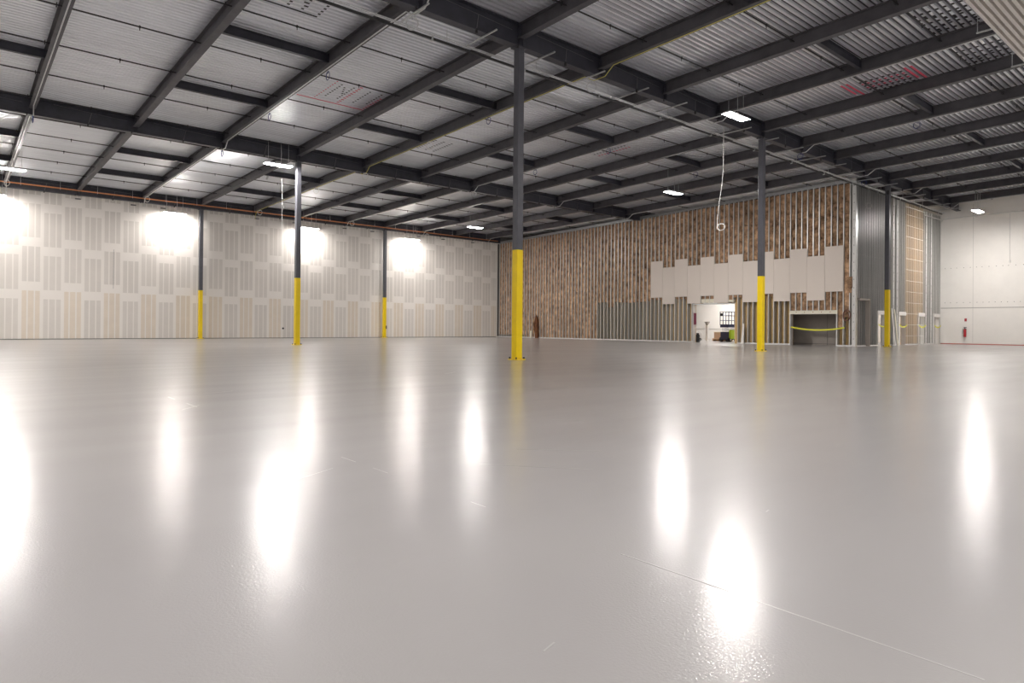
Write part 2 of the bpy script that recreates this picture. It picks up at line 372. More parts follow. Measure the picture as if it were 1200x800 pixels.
# ------------------------------------------------------------------ sprinkler branch pipes
def ylabel(n):
    y = .06+.18*n; j = math.floor(y)
    return y, j
pos = {-1: [-.84, -.66, -.48, -.30, -.12], 0: [.24, .42, .60, .78, .955], 1: [1.13, 1.30, 1.46, 1.62, 1.79]}
WD = ['first', 'second', 'third', 'fourth', 'fifth']
for j in pos:
    for n, yb in enumerate(pos[j]):
        y = yb*B; z = dz(y)-.15; xe = XR-.1 if yb < .07 else (XR-.1)
        t = tag(empty('sprinkler_pipe', (0, y, z)), 'thin black branch pipe crossing the roof beams, %s, %s from its near side' % (BAY[j], WD[n]), 'pipe', 'black branch pipes under the deck')
        m = MB(); m.tube([(XM+.2, 0, 0), (xe, 0, 0)], .019, 6); m.build('pipe', mt['black'], t)
        d = MB(); c = MB()
        k = -8
        for k in range(-8, 12):
            xm = (k+.52)*Q
            if xm > xe-.2: break
            d.tube([(xm, 0, 0), (xm, 0, -.09)], .011, 5); d.box(xm-.018, -.018, -.03, xm+.018, .018, .03)
            xb = k*Q
            c.ring((xb-.16, 0, 0), .04, .01, 'x', 8, 4); c.box(xb-.17, -.03, .0, xb-.15, -.01, .05); c.box(xb-.175, -.015, -.06, xb-.15, .015, -.03)
        d.build('drop_nipple', mt['black'], t)['kind'] = 'stuff'
        c.build('pipe_clamp', mt['black'], t)['kind'] = 'stuff'
# main beside the near girder with its strut arms
t = tag(empty('sprinkler_main', (0, .85, 7.97)), 'dark main pipe running beside the near girder on galvanised strut arms', 'pipe')
m = MB(); m.tube([(XM+.2, 0, 0), (XR-.15, 0, 0)], .034, 8); shade(m.build('pipe', mt['black'], t))
m = MB(); m.tube([(XM+.2, -.13, .02), (XR-.15, -.13, .02)], .016, 6); m.build('conduit', mt['galv'], t)
m = MB(); m.tube([(XM+.2, -.20, .02), (XR-.15, -.20, .02)], .012, 6); m.build('conduit', mt['galv'], t)
am = MB(); am.box(-.02, -1.35, .045, .02, .15, .075); am.box(-.022, -1.35, .04, -.012, .15, .05); am = am.mesh('strut_arm', mt['galv'])
x = -22.6
while x < XR-1: put('strut_arm', am, t, (x, 0, 0)); x += 1.95
m = MB()
for k in range(-8, 12): m.tube([((k+.45)*Q, 0, 0), ((k+.45)*Q, 0, .35)], .01, 4); m.box((k+.3)*Q-.02, -.05, -.07, (k+.3)*Q+.02, .03, .05)
m.stuff('pipe_hanger', mt['galv'], t)
# ------------------------------------------------------------------ conduits along the odd beams, wire coils
def bb(y): return dz(y)-BD-.03
for k in range(-7, 12, 2):
    yel = k == 1
    if k < -5: continue
    ys = -B+.3; ye = (2*B-.5) if k < 8 else .4
    pts = [(0, ys, bb(ys))]
    for jj in (0, 1, 2):
        y = jj*B
        if y > ye: break
        pts += [(0, y-.55, bb(y-.55)), (.02, y-.22, dz(y)-GD-.02), (.02, y+.22, dz(y)-GD-.02), (0, y+.55, bb(y+.55))]
    if k < 8: pts += [(0, ye, bb(ye)), (.02, 2*B-.2, dz(2*B)-GD-.03), (.02, 2*B-.2, dz(2*B)-GD-.25)]
    pts = [p for p in pts if p[1] <= ye+.4]
    m = MB(); m.tube([(p[0], p[1], p[2]) for p in pts], .017 if not yel else .011, 6)
    o = m.build('conduit', mt['cable_y'] if yel else mt['galv'], None, (k*Q, 0, 0))
    tag(o, ('yellow cable' if yel else 'thin grey conduit')+' under the roof beam, '+where(k), 'cable' if yel else 'conduit', 'conduits under the beams')
coils = [(-.97, .35, 'b'), (-.97, .67, 'b'), (-3, .99, 'b'), (-1, 1.01, 'b'), (1, .62, 'w'), (1.0, .99, 'w'), (1, .36, 'b'), (3, .35, 'b'), (3, .66, 'b'), (3.02, .99, 'g'),
         (5, .35, 'b'), (5, .66, 'g'), (1, .02, 'g'), (-1.0, .02, 'g'), (5, -.0, 'b'), (5, -.30, 'b'), (-3, 1.93, 'w'), (-1, 1.93, 'w'), (1, 1.93, 'w'), (3, 1.93, 'w'), (7.3, .02, 'b'), (1, 1.36, 'w'), (5, 1.95, 'w')]
for n, (k, yb, c) in enumerate(coils):
    y = yb*B; z = (bb(y) if abs(yb-round(yb)) > .06 else dz(y)-GD-.03)-.01
    r = .15 if c != 'b' else .12; ax = 'd' if c != 'b' else 'x'
    m = MB(); m.ring((0, 0, -r), r, .008, ax, 16, 4, sq=1.05); m.ring((.02, .03, -r*.95), r*.9, .008, ax, 16, 4); m.tube([(.01, .01, .02), (.0, 0, -.06)], .01, 4)
    o = m.build('wire_coil', {'b': mt['cable_b'], 'w': mt['cable_w'], 'g': mt['galv']}[c], None, (k*Q, y, z))
    g = BAY[min(1, math.floor(yb))]; ki = round(k)
    part_ = 'at the near girder' if abs(yb) < .06 else 'at the middle girder' if abs(yb-1) < .06 else 'at the far girder' if yb > 1.9 else '%s half of %s' % ('near' if yb % 1 < .5 else 'far', g)
    tag(o, '%s wire coil, %s, %s' % ({'b': 'dark blue', 'w': 'pale', 'g': 'grey'}[c], part_, where(ki).replace('the ', '')), 'cable', 'hanging wire coils')
# copper pipe along the far girder
t = tag(empty('copper_pipe', (0, 2*B-.2, 7.8)), 'orange copper pipe running along the far girder above the drywall wall', 'pipe')
m = MB(); m.tube([(XM+.2, 0, .06), (-9, 0, .03), (6, 0, -.03), (XW-.4, 0, -.09)], .035, 8); shade(m.build('pipe', mt['copper'], t))
m = MB()
for n in range(28): x = XM+1+n*1.65; m.tube([(x, 0, -.02), (x, 0, .38)], .008, 4); m.ring((x, 0, 0), .05, .008, 'x', 8, 4)
m.stuff('pipe_hanger', mt['galv'], t)
# ------------------------------------------------------------------ drywall wall (left)
wl = tag(MB().box(XM, YW, 0, XR, YW+.25, 8.3).build('wall_left', mt['seam']), 'long taped drywall wall with staggered sheets', kind='structure')
CW = .8985; xb = [22.05-CW*n for n in range(52)]; xb = [XW-.04]+xb; xb = [x for x in xb if x > XM-.9]
JA = [.03, 2.31, 4.55, 6.78, 8.2]; JB = [.03, 2.73, 5.0, 7.2, 8.2]
smesh = {}
for n in range(len(xb)-1):
    x1, x0 = xb[n], max(xb[n+1], XM+.02); js = JB if n % 2 == 0 and n else (JA if n else JA)
    # tan columns are centred on 20.7-1.797m
    tan = abs(((x0+x1)/2-20.7)/1.797-round(((x0+x1)/2-20.7)/1.797)) < .15
    js = JB if tan else JA
    for r_ in range(4):
        z0, z1 = js[r_], js[r_+1]; key = (round(x1-x0, 3), round(z1-z0, 3), tan and r_ == 0)
        if key not in smesh:
            smesh[key] = MB().box(0, 0, 0, x1-x0-.012, .03, z1-z0-.008).mesh('drywall_sheet', mt['sheet_tan'] if key[2] else mt['sheet_grey'])
        put('drywall_sheet', smesh[key], wl, (x0+.006, YW-.03, z0))
    m = MB(); yf = YW-.03
    bd = MB()
    for z in js[1:4]: bd.box(x0+.002, yf-.004, z-.235, x1-.002, yf+.001, z+.235)
    bd.each('compound_band', mt['mud'], wl)
    wv = .075
    m.box(x0, yf-.003, .03, x0+wv, yf+.001, 8.1); m.box(x1-wv, yf-.0031, .03, x1, yf+.001, 8.1)
    for q in (1/3, 2/3):
        xx = x0+(x1-x0)*q; m.box(xx-.028, yf-.0025, .03, xx+.028, yf+.001, 8.1)
    m.stuff('joint_compound', mt['mud'], wl)
m = MB(); m.box(XW-.10, YW-.06, .0, XW-.02, YW-.03, 7.7); m.build('corner_bead', mt['mud'], wl)
m = MB(); m.box(-4.4, YW-.036, 2.75, -4.385, YW-.030, 4.9); m.build('open_slot', mt['seam'], wl)
m = MB()
for x in (-6.2, -2.1, -3.6, 3.2, 5.6, 11.2, 9.1, 15, 17.2, 20): m.box(x, YW-.15, 7.42, x+.25, YW-.03, 7.47)
m.stuff('wall_bracket', mt['seam'], wl)
m = MB(); m.tube([(5.05, YW-.035, .62), (5.05, YW-.075, .62)], .06, 8); m.build('round_outlet', mt['rubber'], wl)
# walls behind the viewer
tag(MB().box(XM-.2, YM-.2, 0, XM, YW+.25, 9.3).build('wall_west', mt['white']), 'plain off-white wall outside the view', kind='structure')
tag(MB().box(XM-.2, YM-.2, 0, XR+.2, YM, 9.4).build('wall_south', mt['white']), 'plain off-white wall outside the view', kind='structure')
# ------------------------------------------------------------------ insulated stud wall (back)
D = .26
def wt(y): return 8.22-.021*y
O1 = (7.40, 10.15, 2.29); O2 = (1.76, 4.14, 1.80)
wb = tag(empty('wall_back', (XW, 0, 0)), 'tall stud wall filled with brown wool insulation, partly boarded', kind='structure')
bk = MB()
bk.box(D, YS+.1, 0, D+.04, O2[0], 2.75); bk.box(D, O2[0], O2[2], D+.04, O2[1], 2.75); bk.box(D, O2[1], 0, D+.04, O1[0], 2.75)
bk.box(D, O1[1], 0, D+.04, YW-.03, 2.75)
for (ya, yb_) in ((7.4, 8.7), (9.65, 10.15)): bk.box(D, ya, O1[2], D+.04, yb_, 2.75)
bk.each('backing_board', mt['back_ochre'], wb)
b2 = MB(); b2.hexa([(D, YS+.1, 2.75), (D+.04, YS+.1, 2.75), (D+.04, YW-.03, 2.75), (D, YW-.03, 2.75), (D, YS+.1, wt(1)-.05), (D+.04, YS+.1, wt(1)-.05), (D+.04, YW-.03, wt(YW)-.05), (D, YW-.03, wt(YW)-.05)])
b2.build('backing_board', mt['back_grey'], wb)
# studs: C section, unit height
m = MB(); m.box(0, -.024, 0, .008, .024, 1, 1); m.box(0, -.024, 0, D, -.016, 1, 0); m.box(D-.008, -.024, 0, D, .024, 1, 0)
smod = m.mesh('stud', [mt['stud_light'], mt['stud_flange']])
SP = .3043; ys = [1.13+SP*n for n in range(91)]
for y in ys:
    z0 = 0
    if O1[0]+.02 < y < O1[1]-.02: z0 = O1[2]+.04
    if O2[0]+.02 < y < O2[1]-.02: z0 = O2[2]+.01
    o = put('stud', smod, wb, (0, y, z0)); o.scale = (1, 1, wt(y)-z0-.02)
# wool batts
def batt_mesh():
    m = MB(); ny, nz = 2, 6; v = []; f = []
    for a in range(nz+1):
        for b_ in range(ny+1):
            edge = b_ in (0, ny) or a in (0, nz)
            v.append((.035+(.03 if edge else 0)+random.uniform(-.012, .014), b_/ny, a/nz))
    for a in range(nz):
        for b_ in range(ny): i = a*(ny+1)+b_; f.append((i, i+ny+1, i+ny+2, i+1))
    m.add(v, f); m.box(.07, 0, 0, D-.02, 1, 1); return m.mesh('insulation_batt', mt['wool'])
bmesh_ = [batt_mesh() for _ in range(5)]
for n in range(len(ys)-1):
    y0, y1 = ys[n]+.028, ys[n+1]-.028; yc = (y0+y1)/2; top = wt(yc)-.08
    if yc > 18: lv = [.22 if yc > 25.5 else .05, 1.7, 3.35, 5.1, top]
    else: lv = [2.62+random.uniform(-.03, .03), 4.65, 6.6, top]
    if 13.4 < yc < 17.9: lv[0] = 2.52+random.uniform(-.06, .06)
    if 16.2 < yc < 16.9: lv[0] = 2.2
    if O2[0] < yc < O2[1]: lv[0] = O2[2]+.02
    if O1[0] < yc < O1[1]: lv[0] = 2.42
    if 1.4 < yc < 1.75: lv[0] = .92
    if yc < 1.4: lv[0] = 1.45
    if yc > 18: lv = [lv[0]]+[q+random.uniform(-.07, .07) for q in lv[1:4]]+[lv[4]]
    for z0, z1 in zip(lv, lv[1:]):
        o = put('insulation_batt', random.choice(bmesh_), wb, (random.uniform(-.012, .012), y0, z0+.008)); o.scale = (1, y1-y0, z1-z0-.02)
# beige boards
by = [13.29-.9125*n for n in range(14)]
for n in range(13):
    y1, y0 = by[n]-.004, by[n+1]+.004; a, b_ = (2.745, 5.035) if n % 2 == 0 else (2.32, 4.6)
    MB().box(-.035, y0, a, -.002, y1, b_).build('drywall_panel', mt['panel'], wb)
# top slotted track
m = MB(); yy = YS+.05
def trackbox(m, y0, y1, x0, x1, za, zb): 
    m.hexa([(x0, y0, wt(y0)+za), (x1, y0, wt(y0)+za), (x1, y1, wt(y1)+za), (x0, y1, wt(y1)+za), (x0, y0, wt(y0)+zb), (x1, y0, wt(y0)+zb), (x1, y1, wt(y1)+zb), (x0, y1, wt(y1)+zb)])
trackbox(m, YS, YW-.05, -.012, D, .075, .10); trackbox(m, YS, YW-.05, -.012, -.004, -.06, -.03); trackbox(m, YS, YW-.05, .03, .035, -.05, .09)
while yy < YW-.1: trackbox(m, yy, yy+.045, -.012, -.004, -.03, .075); yy += .1
m.stuff('slotted_track', mt['galv'], wb)
m = MB(); m.box(-.015, YS, 0, 0, O2[0], .07); m.box(-.015, O2[1], 0, 0, O1[0], .07); m.box(-.015, O1[1], 0, 0, YW-.05, .07); m.each('bottom_track', mt['stud_flange'], wb)
m = MB(); m.box(-.02, O2[0]-.05, 1.62, .03, O2[1]+.06, 1.81); m.build('door_header', mt['cream'], wb)['label'] = 'white header over the taped doorway'
m = MB()
for q in range(5): y = O2[0]+.3+q*.44; m.box(-.023, y-.02, 1.70, -.019, y+.02, 1.74)
m.stuff('header_hole', mt['wood'], wb)
m = MB()
for y in (O2[0]-.03, O2[1]+.0): m.box(-.01, y, 0, D, y+.04, 1.62)
for y in (O1[0]-.04, O1[1]): m.box(-.01, y, 0, D, y+.04, 2.3)
m.box(-.01, O1[0], 2.24, D, O1[1], 2.30)
m.each('door_jamb', mt['stud_flange'], wb)
m = MB(); m.box(-.03, 7.23, 0, -.005, 7.38, 2.29); m.build('jamb_board', mt['back_ochre'], wb)
m = MB(); m.box(.0, 7.45, 2.36, .05, 8.65, 2.48); m.box(0, 8.72, 2.34, .05, 9.6, 2.56); m.each('ledger_board', mt['cream'], wb)
# recess behind the taped doorway
m = MB(); m.box(1.5, O2[0]-1.0, 0, 1.6, O2[1]+1.6, 2.4); m.build('recess_wall', mt['taupe'], wb)
m = MB(); m.box(1.488, O2[0]+1.1, 0, 1.4995, O2[0]+1.112, 2.3); m.box(1.488, O2[0]-.9, .05, 1.4995, O2[1]+1.5, .075); m.each('recess_joint', mt['seam'], wb)
m = MB(); m.box(D+.04, O2[0]-1.0, 2.3, 1.6, O2[1]+1.6, 2.4); m.box(D+.04, O2[1]+1.5, 0, 1.6, O2[1]+1.6, 2.4); m.each('recess_ceiling', mt['taupe'], wb)
# corner post
cp = tag(empty('corner_post', (XW-.03, .92, 0)), 'tall white perforated steel post at the corner of the two stud walls', 'post')
MB().box(-.01, -.085, 0, .02, .085, wt(.9)+.08).build('post', mt['track'], cp)
MB().box(.02, -.085, 0, .20, -.065, wt(.9)+.08).build('post_flange', mt['stud'], cp)
m = MB(); z = .35
while z < 8.1: m.box(-.013, -.012, z, -.009, .012, z+.05); z += .42
m.stuff('slot_hole', mt['seam'], cp)
# caution tape
def sag(p, q, d, n=14, tw=.035):
    m = MB(); p = Vector(p); q = Vector(q); v = []
    for i in range(n+1):
        t = i/n; c = p.lerp(q, t)-Vector((0, 0, d*4*t*(1-t)))
        v += [(c.x, c.y, c.z-tw), (c.x, c.y, c.z+tw)]
    f = [(2*i, 2*i+2, 2*i+3, 2*i+1) for i in range(n)]
    dirn = (q-p).normalized(); nn = Vector((dirn.y, -dirn.x, 0))*.004
    v2 = [(a[0]+nn.x, a[1]+nn.y, a[2]) for a in v]; k = len(v)
    m.add(v+v2, f+[(2*i+k, 2*i+1+k, 2*i+3+k, 2*i+2+k) for i in range(n)]+[(2*i+1, 2*i+3, 2*i+3+k, 2*i+1+k) for i in range(n)]+[(2*i, 2*i+k, 2*i+2+k, 2*i+2) for i in range(n)]); return m
tag(sag((XW-.05, 1.35, .93), (XW-.05, 4.1, .95), .14).build('caution_tape', mt['tape']), 'yellow caution tape sagging across the doorway with white header', 'tape')
m = MB(); m.ring((0, 0, 0), .17, .025, 'x', 14, 6, sq=1.6); m.ring((-.03, .02, -.05), .14, .02, 'x', 14, 6, sq=1.8)
o = m.build('hose_coil', mat('brown_hose', (.16, .07, .05), .7), None, (XW-.09, 1.22, 1.55)); tag(o, 'dark brown hose coil hung beside the white corner post', 'hose')
m = MB(); m.box(0, 0, 0, .04, .22, .55); m.box(-.01, .03, -.25, .03, .16, 0); o = m.build('torn_batt', mt['wool'], None, (XW-.06, .98, 2.9)); tag(o, 'piece of torn brown insulation hanging beside the corner post', 'insulation')
# hanging piece of wool and board at the left end of the wall
o = MB().add([(0,-.16,0),(0,.12,0),(-.1,.14,.9),(-.05,.1,1.55),(0,0,1.72),(0,-.12,1.4),(.1,-.16,0),(.1,.12,0),(0,.14,.9),(.05,.1,1.55),(.08,0,1.72),(.1,-.12,1.4)],
    [(0,1,2,3,4,5),(11,10,9,8,7,6),(0,6,7,1),(1,7,8,2),(2,8,9,3),(3,9,10,4),(4,10,11,5),(5,11,6,0)]).build('leaning_batt', mat('dark_wool', (.22, .085, .03), .95, c2=(.07, .03, .015), nscale=5, bump=.5), None, (XW-.16, 23.9, 0))
tag(o, 'dark brown torn insulation batt standing against the wall by centre column', 'insulation')
o = MB().box(-.03, -.06, 0, .0, .08, .55).build('paper_strip', mt['cream'], None, (XW-.14, 24.5, 0)); tag(o, 'small pale offcut standing against the brown insulated wall', 'offcut')
o = MB().hexa([(-.22,-.06,0),(-.18,-.06,0),(-.18,.09,0),(-.22,.09,0),(-.05,.0,1.12),(-.02,.0,1.12),(-.02,.1,1.12),(-.05,.1,1.12)]).build('leaning_board', mt['white'], None, (XW-.02, 6.78, 0)); tag(o, 'narrow white board leaning on the studs right of the opening', 'board')
# ------------------------------------------------------------------ metal stud wall (side)
ws = tag(empty('wall_side', (0, YS, 0)), 'bare galvanised metal stud wall with narrow door openings', kind='structure')
OP = [(25.75, 26.75), (28.6, 29.53), (31.58, 32.5), (34.19, 35.08)]
def wst(x): return 8.22 if x < 28.2 else (8.02 if x < 32.3 else 7.85)
m = MB(); m.box(-.02, 0, 0, .02, .008, 1, 1); m.box(-.02, 0, 0, -.013, .2, 1, 0); m.box(-.02, .192, 0, .02, .2, 1, 0)
ss = m.mesh('stud', [mt['stud'], mt['stud_flange']]); sg = m.mesh('stud', [mt['stud_gold'], mt['stud_flange']]); sl = m.mesh('stud', [mt['stud_light'], mt['stud_flange']])
x = XW+.30
while x < XR-.05:
    z0 = 0
    for a, b_ in OP:
        if a < x < b_: z0 = 1.84
    o = put('stud', sg if 29.5 < x < 32.4 else (sl if x > 26.8 else ss), ws, (x, 0, z0)); o.scale = (1, 1, wst(x)-z0); x += .215
x = XW+.1
segs = [(XW+.2, 25.75, 'back_shade'), (26.75, 28.6, 'back_grey'), (29.53, 31.58, 'back_gold'), (32.5, 34.19, 'back_grey'), (35.08, XR-.02, 'back_grey')]
for a, b_, c in segs: MB().box(a, .2, 0, b_, .24, wst((a+b_)/2)).build('backing_board', mt[c], ws)
for (a, b_), c in zip(OP, ('back_shade', 'back_grey', 'back_gold', 'back_grey')): MB().box(a, .2, 1.84, b_, .24, wst((a+b_)/2)).build('backing_board', mt[c], ws)
for a, b_ in OP: MB().box(a-.06, -.03, 1.64, b_+.06, .03, 1.84).build('door_header', mt['white'], ws)
for a, b_ in OP:
    m = MB(); m.box(a-.03, 0, 0, a, .22, 1.64); m.box(b_, 0, 0, b_+.03, .22, 1.64); m.each('door_jamb', mt['stud_flange'], ws)
for (a, b_), c in zip(OP, ('taupe', 'wood', 'cream', 'wood')):
    m = MB(); m.box(a+.02, .26, .0, a+(b_-a)*.62, .30, 1.62); o = m.build('leaf_board', mt[c], ws)
m = MB()
for z in [q*.62+.5 for q in range(12)]: m.box(29.6, -.004, z, 32.3, .004, z+.022)
for z in (2.9, 4.6, 6.3): m.box(XW+.3, .06, z, 29, .07, z+.025)
m.each('bridging_channel', mt['stud_flange'], ws)
for x in (26.95, 27.75, 28.3, 32.75, 33.6):
    o = MB().box(x-.07, -.02, 0, x+.07, .0, wst(x)).build('wide_stud', mt['track'], ws)
    m = MB(); z = .3
    while z < 7.8: m.box(x-.012, -.023, z, x+.012, -.0195, z+.07); z += .45
    m.stuff('slot_hole', mt['seam'], o)
o = MB().box(28.38, -.03, 0, 28.46, .0, 8.1).build('wide_stud', mt['back_grey'], ws)
m = MB(); m.box(XW+.1, -.01, 0, 25.7, .01, .06); m.box(26.8, -.01, 0, 28.55, .01, .06); m.box(29.55, -.01, 0, 31.5, .01, .06); m.box(32.5, -.01, 0, 34.1, .01, .06); m.each('bottom_track', mt['stud_flange'], ws)
m = MB(); m.tube([(29.3, -.06, 7.72), (32.2, -.06, 7.74)], .02, 6); m.tube([(32.1, -.1, 7.56), (XR-.05, -.1, 7.58)], .025, 6); m.each('wall_pipe', mt['track'], ws)
for n, ((a, b_), lab) in enumerate(zip(OP, ('first stud wall doorway from the corner post', 'second stud wall doorway, right of the yellow column', 'bright third stud wall doorway', 'last stud wall doorway beside the white wall'))):
    tag(sag((a-.1, YS-.06, 1.12), (b_+.1, YS-.06, 1.12), .12, 8).build('caution_tape', mt['tape']), 'yellow caution tape across the '+lab, 'tape', 'tapes across the stud wall doorways')
for n, (x, h, c, lab) in enumerate(((27.35, 2.0, 'white', 'tall pale board leaning by the far column, left one'), (27.75, 1.95, 'cream', 'cream board leaning on the studs beside the pale one'))):
    o = MB().hexa([(0,-.25,0),(.14,-.25,0),(.14,-.22,0),(0,-.22,0),(.02,-.06,h),(.12,-.06,h),(.12,-.03,h),(.02,-.03,h)]).build('leaning_board', mt[c], None, (x, YS, 0)); tag(o, lab, 'board')
# ------------------------------------------------------------------ white panel wall (right)
wr = tag(MB().box(XR, YM, 0, XR+.25, YW, 9.2).build('wall_right', mt['white']), 'white concrete panel wall with dark joint and red base line', kind='structure')
m = MB(); m.box(XR-.006, YM+.1, 2.17, XR, YS-.01, 2.215); m.each('panel_joint', mat('grey_joint', (.42, .40, .38), .8), wr)
m = MB()
for y in (-.75, -6.6, -12.5, -18.5): m.box(XR-.004, y-.012, .1, XR, y+.012, 8.4)
m.each('panel_joint', mat('pale_joint', (.62, .60, .57), .8), wr)
m = MB(); m.box(XR-.02, YM+.1, 0, XR, YS-.01, .05); m.build('base_strip', mt['redline'], wr)
m = MB()
for z in (2.5, 4.6):
    y = .7
    while y > -20: m.box(XR-.012, y-.015, z, XR, y+.015, z+.035); y -= .27+.1*random.random()
m.build('tie_hole', mt['seam'], wr)['kind'] = 'stuff'
m = MB(); m.tube([(XR-.12, YM+.3, 7.62), (XR-.12, .8, 7.66)], .035, 8)
for y in (-.9, -3.6, -6.5): m.box(XR-.14, y-.03, 7.58, XR, y+.03, 7.72)
tag(m.build('white_pipe', mt['track']), 'white pipe along the top of the white panel wall', 'pipe')
m = MB(); m.tube([(XR-.03, -2.55, 7.6), (XR-.03, -2.55, 4.85)], .014, 5); m.box(XR-.07, -2.59, 4.78, XR-.002, -2.51, 4.9); tag(m.build('drop_conduit', mt['track']), 'thin drop conduit with small box on the white wall', 'conduit')
t = tag(empty('fire_extinguisher', (XR-.11, -.38, .45)), 'red fire extinguisher hung on the white wall beside the joint', 'extinguisher')
m = MB(); m.tube([(0,0,.0),(0,0,.02),(0,0,.42),(0,0,.46)], .075, 12); shade(m.build('cylinder', mt['red'], t))
m = MB(); m.tube([(0,0,.46),(0,0,.54)], .025, 8); m.box(-.03,-.08,.54,.02,.06,.57); vv = m.build('valve', mt['rubber'], t); MB().box(-.03, -.10, .575, .0, .05, .59).build('handle', mt['rubber'], vv)
m = MB(); m.tube([(0,.03,.52),(0,.11,.45),(0,.12,.2)], .012, 5); m.build('hose', mt['rubber'], t)
m = MB(); m.box(.06,-.05,.1,.11,.05,.5); m.build('bracket', mt['rubber'], t)
t = tag(MB().box(XR-.02, -.47, 1.32, XR-.002, -.31, 1.68).build('safety_sign', mt['white']), 'small white and red sign above the fire extinguisher', 'sign')
MB().box(XR-.024, -.45, 1.38, XR-.02, -.33, 1.56).build('red_panel', mt['red'], t)
# ------------------------------------------------------------------ hanging corrugated sheet, upper right
t = tag(empty('hanging_deck_sheet', (0, -8.40, 7.9)), 'pale corrugated metal strip hanging under the beams, upper right corner', 'metal sheet')
m = MB(); pr = []
for i in range(6): y = -i*.132; pr += [(y, 0), (y-.070, 0), (y-.082, .085), (y-.120, .085)]
pr.append((-.792, 0)); pr.append((-.86, 0)); v = []
for (y, z) in pr: v += [(2.0, y, z), (18, y, z)]
for (y, z) in pr: v += [(2.0, y, z+.006), (18, y, z+.006)]
k = len(pr)*2; f = []
for i in range(len(pr)-1): f += [(2*i, 2*i+1, 2*i+3, 2*i+2), (k+2*i, k+2*i+2, k+2*i+3, k+2*i+1)]
f += [(0, k, k+1, 1), (k-2, k-1, 2*k-1, 2*k-2)]
m.add(v, f); m.build('corrugated_sheet', mat('pale_zinc', (.74, .70, .66), .45, .25, noise=.12, nscale=20), t)
m = MB()
for x in (4.5, 7.53, 10.61, 13.6): m.box(x-.02, -.9, .06, x+.02, .35, .09); m.tube([(x, .33, .07), (x, .33, .85)], .008, 4); m.tube([(x, -.88, .07), (x, -.88, .85)], .008, 4)
m.each('hanger', mt['galv'], t)
# ------------------------------------------------------------------ high bay lamps
def lamp(x, y, z, lab, y_off=0):
    t = tag(empty('high_bay_lamp', (x, y, z)), lab, 'lamp', 'white linear high bay lamps')
    m = MB(); m.hexa([(-.56,-.16,0),(.56,-.16,0),(.56,.16,0),(-.56,.16,0),(-.50,-.10,.07),(.50,-.10,.07),(.50,.10,.07),(-.50,.10,.07)]); hs_ = m.build('housing', mt['lampbody'], t)
    m = MB(); m.box(-.12, -.05, .07, .12, .05, .11); m.build('driver_box', mt['lampbody'], hs_)
    m = MB(); m.hexa([(-.44,-.07,-.04),(.44,-.07,-.04),(.44,.07,-.04),(-.44,.07,-.04),(-.55,-.15,-.0),(.55,-.15,-.0),(.55,.15,-.0),(-.55,.15,-.0)]); m.build('diffuser', mt['lens_wall' if y > 28 else 'lens'], t)
    m = MB(); zt = dz(y)-z-.01
    for s_ in (-.42, .42): m.tube([(s_, 0, .06), (s_, 0, zt)], .006, 4)
    m.tube([(.1, 0, .06), (.13, .03, zt*.5), (.1, 0, zt)], .009, 4)
    m.each('hanging_wire', mt['galv'], t)
lamp(7.31, -1.83, 7.4, 'lit high bay lamp before the right column top, brightest one')
lamp(-.94, 14.0, 7.42, 'lit high bay lamp just left of second column')
lamp(15.2, 21.9, 7.38, 'lit high bay lamp left of the centre column, deep in the hall')
lamp(15.5, 6.42, 7.4, 'lit high bay lamp above the left end of the drywall patch')
lamp(30.97, -2.08, 7.27, 'lit high bay lamp in front of the white wall')
lamp(-9.3, 22.4, 7.4, 'lit high bay lamp at the left edge under the beams')
lamp(-1.5, 28.15, 7.14, 'lit lamp close to the drywall wall, left of leftmost column')
lamp(6.5, 28.15, 7.10, 'lit lamp close to the drywall wall, right of second column')
lamp(14.2, 28.15, 7.08, 'lit lamp close to the drywall wall, right of third column')
lamp(-9.7, 28.15, 7.1, 'lit lamp close to the drywall wall at the left edge')
lamp(28.2, 11.6, 4.4, 'added unseen lamp brightening the room behind the opening')  # added out of sight above the opening to brighten the room
lamp(31.5, 3.2, 6.9, 'added unseen lamp brightening the room behind the stud wall')  # added out of sight to light the space behind the studs
for n, (x, y) in enumerate(((-15.5, -5.0), (-17.5, 6.4), (-1, -11), (7.3, -18.2), (15.5, -10), (-9.3, -10), (-17.5, -1.8), (25, -14), (-17.5, 14.5), (-3, -18.2))):  # unseen lamps added as fill for floor and ceiling
    lamp(x, y, 7.5, 'added high bay fill lamp outside the view, %s' % ['ahead of the viewer', 'left of the hall', 'above the viewer, right', 'behind on the right', 'far right', 'above the viewer', 'left of the viewer', 'by the white wall', 'far left', 'behind the viewer'][n])
# ------------------------------------------------------------------ hanging cable
m = MB(); pts = [(0,0,8.45), (0,0,7.5), (0,.01,6.6), (.0,.05,6.2), (0,.16,5.5), (0,.23,5.0), (0,.25,4.62)]
m.tube([(0, p[1], p[2]) for p in pts], .013, 6); m.ring((0, .08, 4.58), .17, .013, 'x', 16, 5, sq=.75); m.ring((0.01, .09, 4.57), .15, .012, 'x', 16, 5, sq=.8)
tag(m.build('hanging_cable', mt['cable_w'], None, (10.4, .52, 0)), 'white cable hanging from the roof with a looped end', 'cable')
m = MB(); m.tube([(0,0,8.0),(0,0,7.25)], .01, 5); m.ring((0,0,7.1), .16, .01, 'd', 16, 5); m.ring((0.02,0,7.1), .12, .01, 'd', 16, 5)
tag(m.build('hanging_cable', mt['cable_w'], None, (24.1, .8, 0)), 'pale coiled cable hanging in front of the stud wall corner', 'cable')
m = MB(); m.tube([(0,0,7.0),(0.02,0,4),(0,0,.3)], .004, 5); tag(m.build('hanging_cable', mt['cable_w'], None, (-.55, 14.6, 0)), 'thin white cable hanging beside second column from left', 'cable')
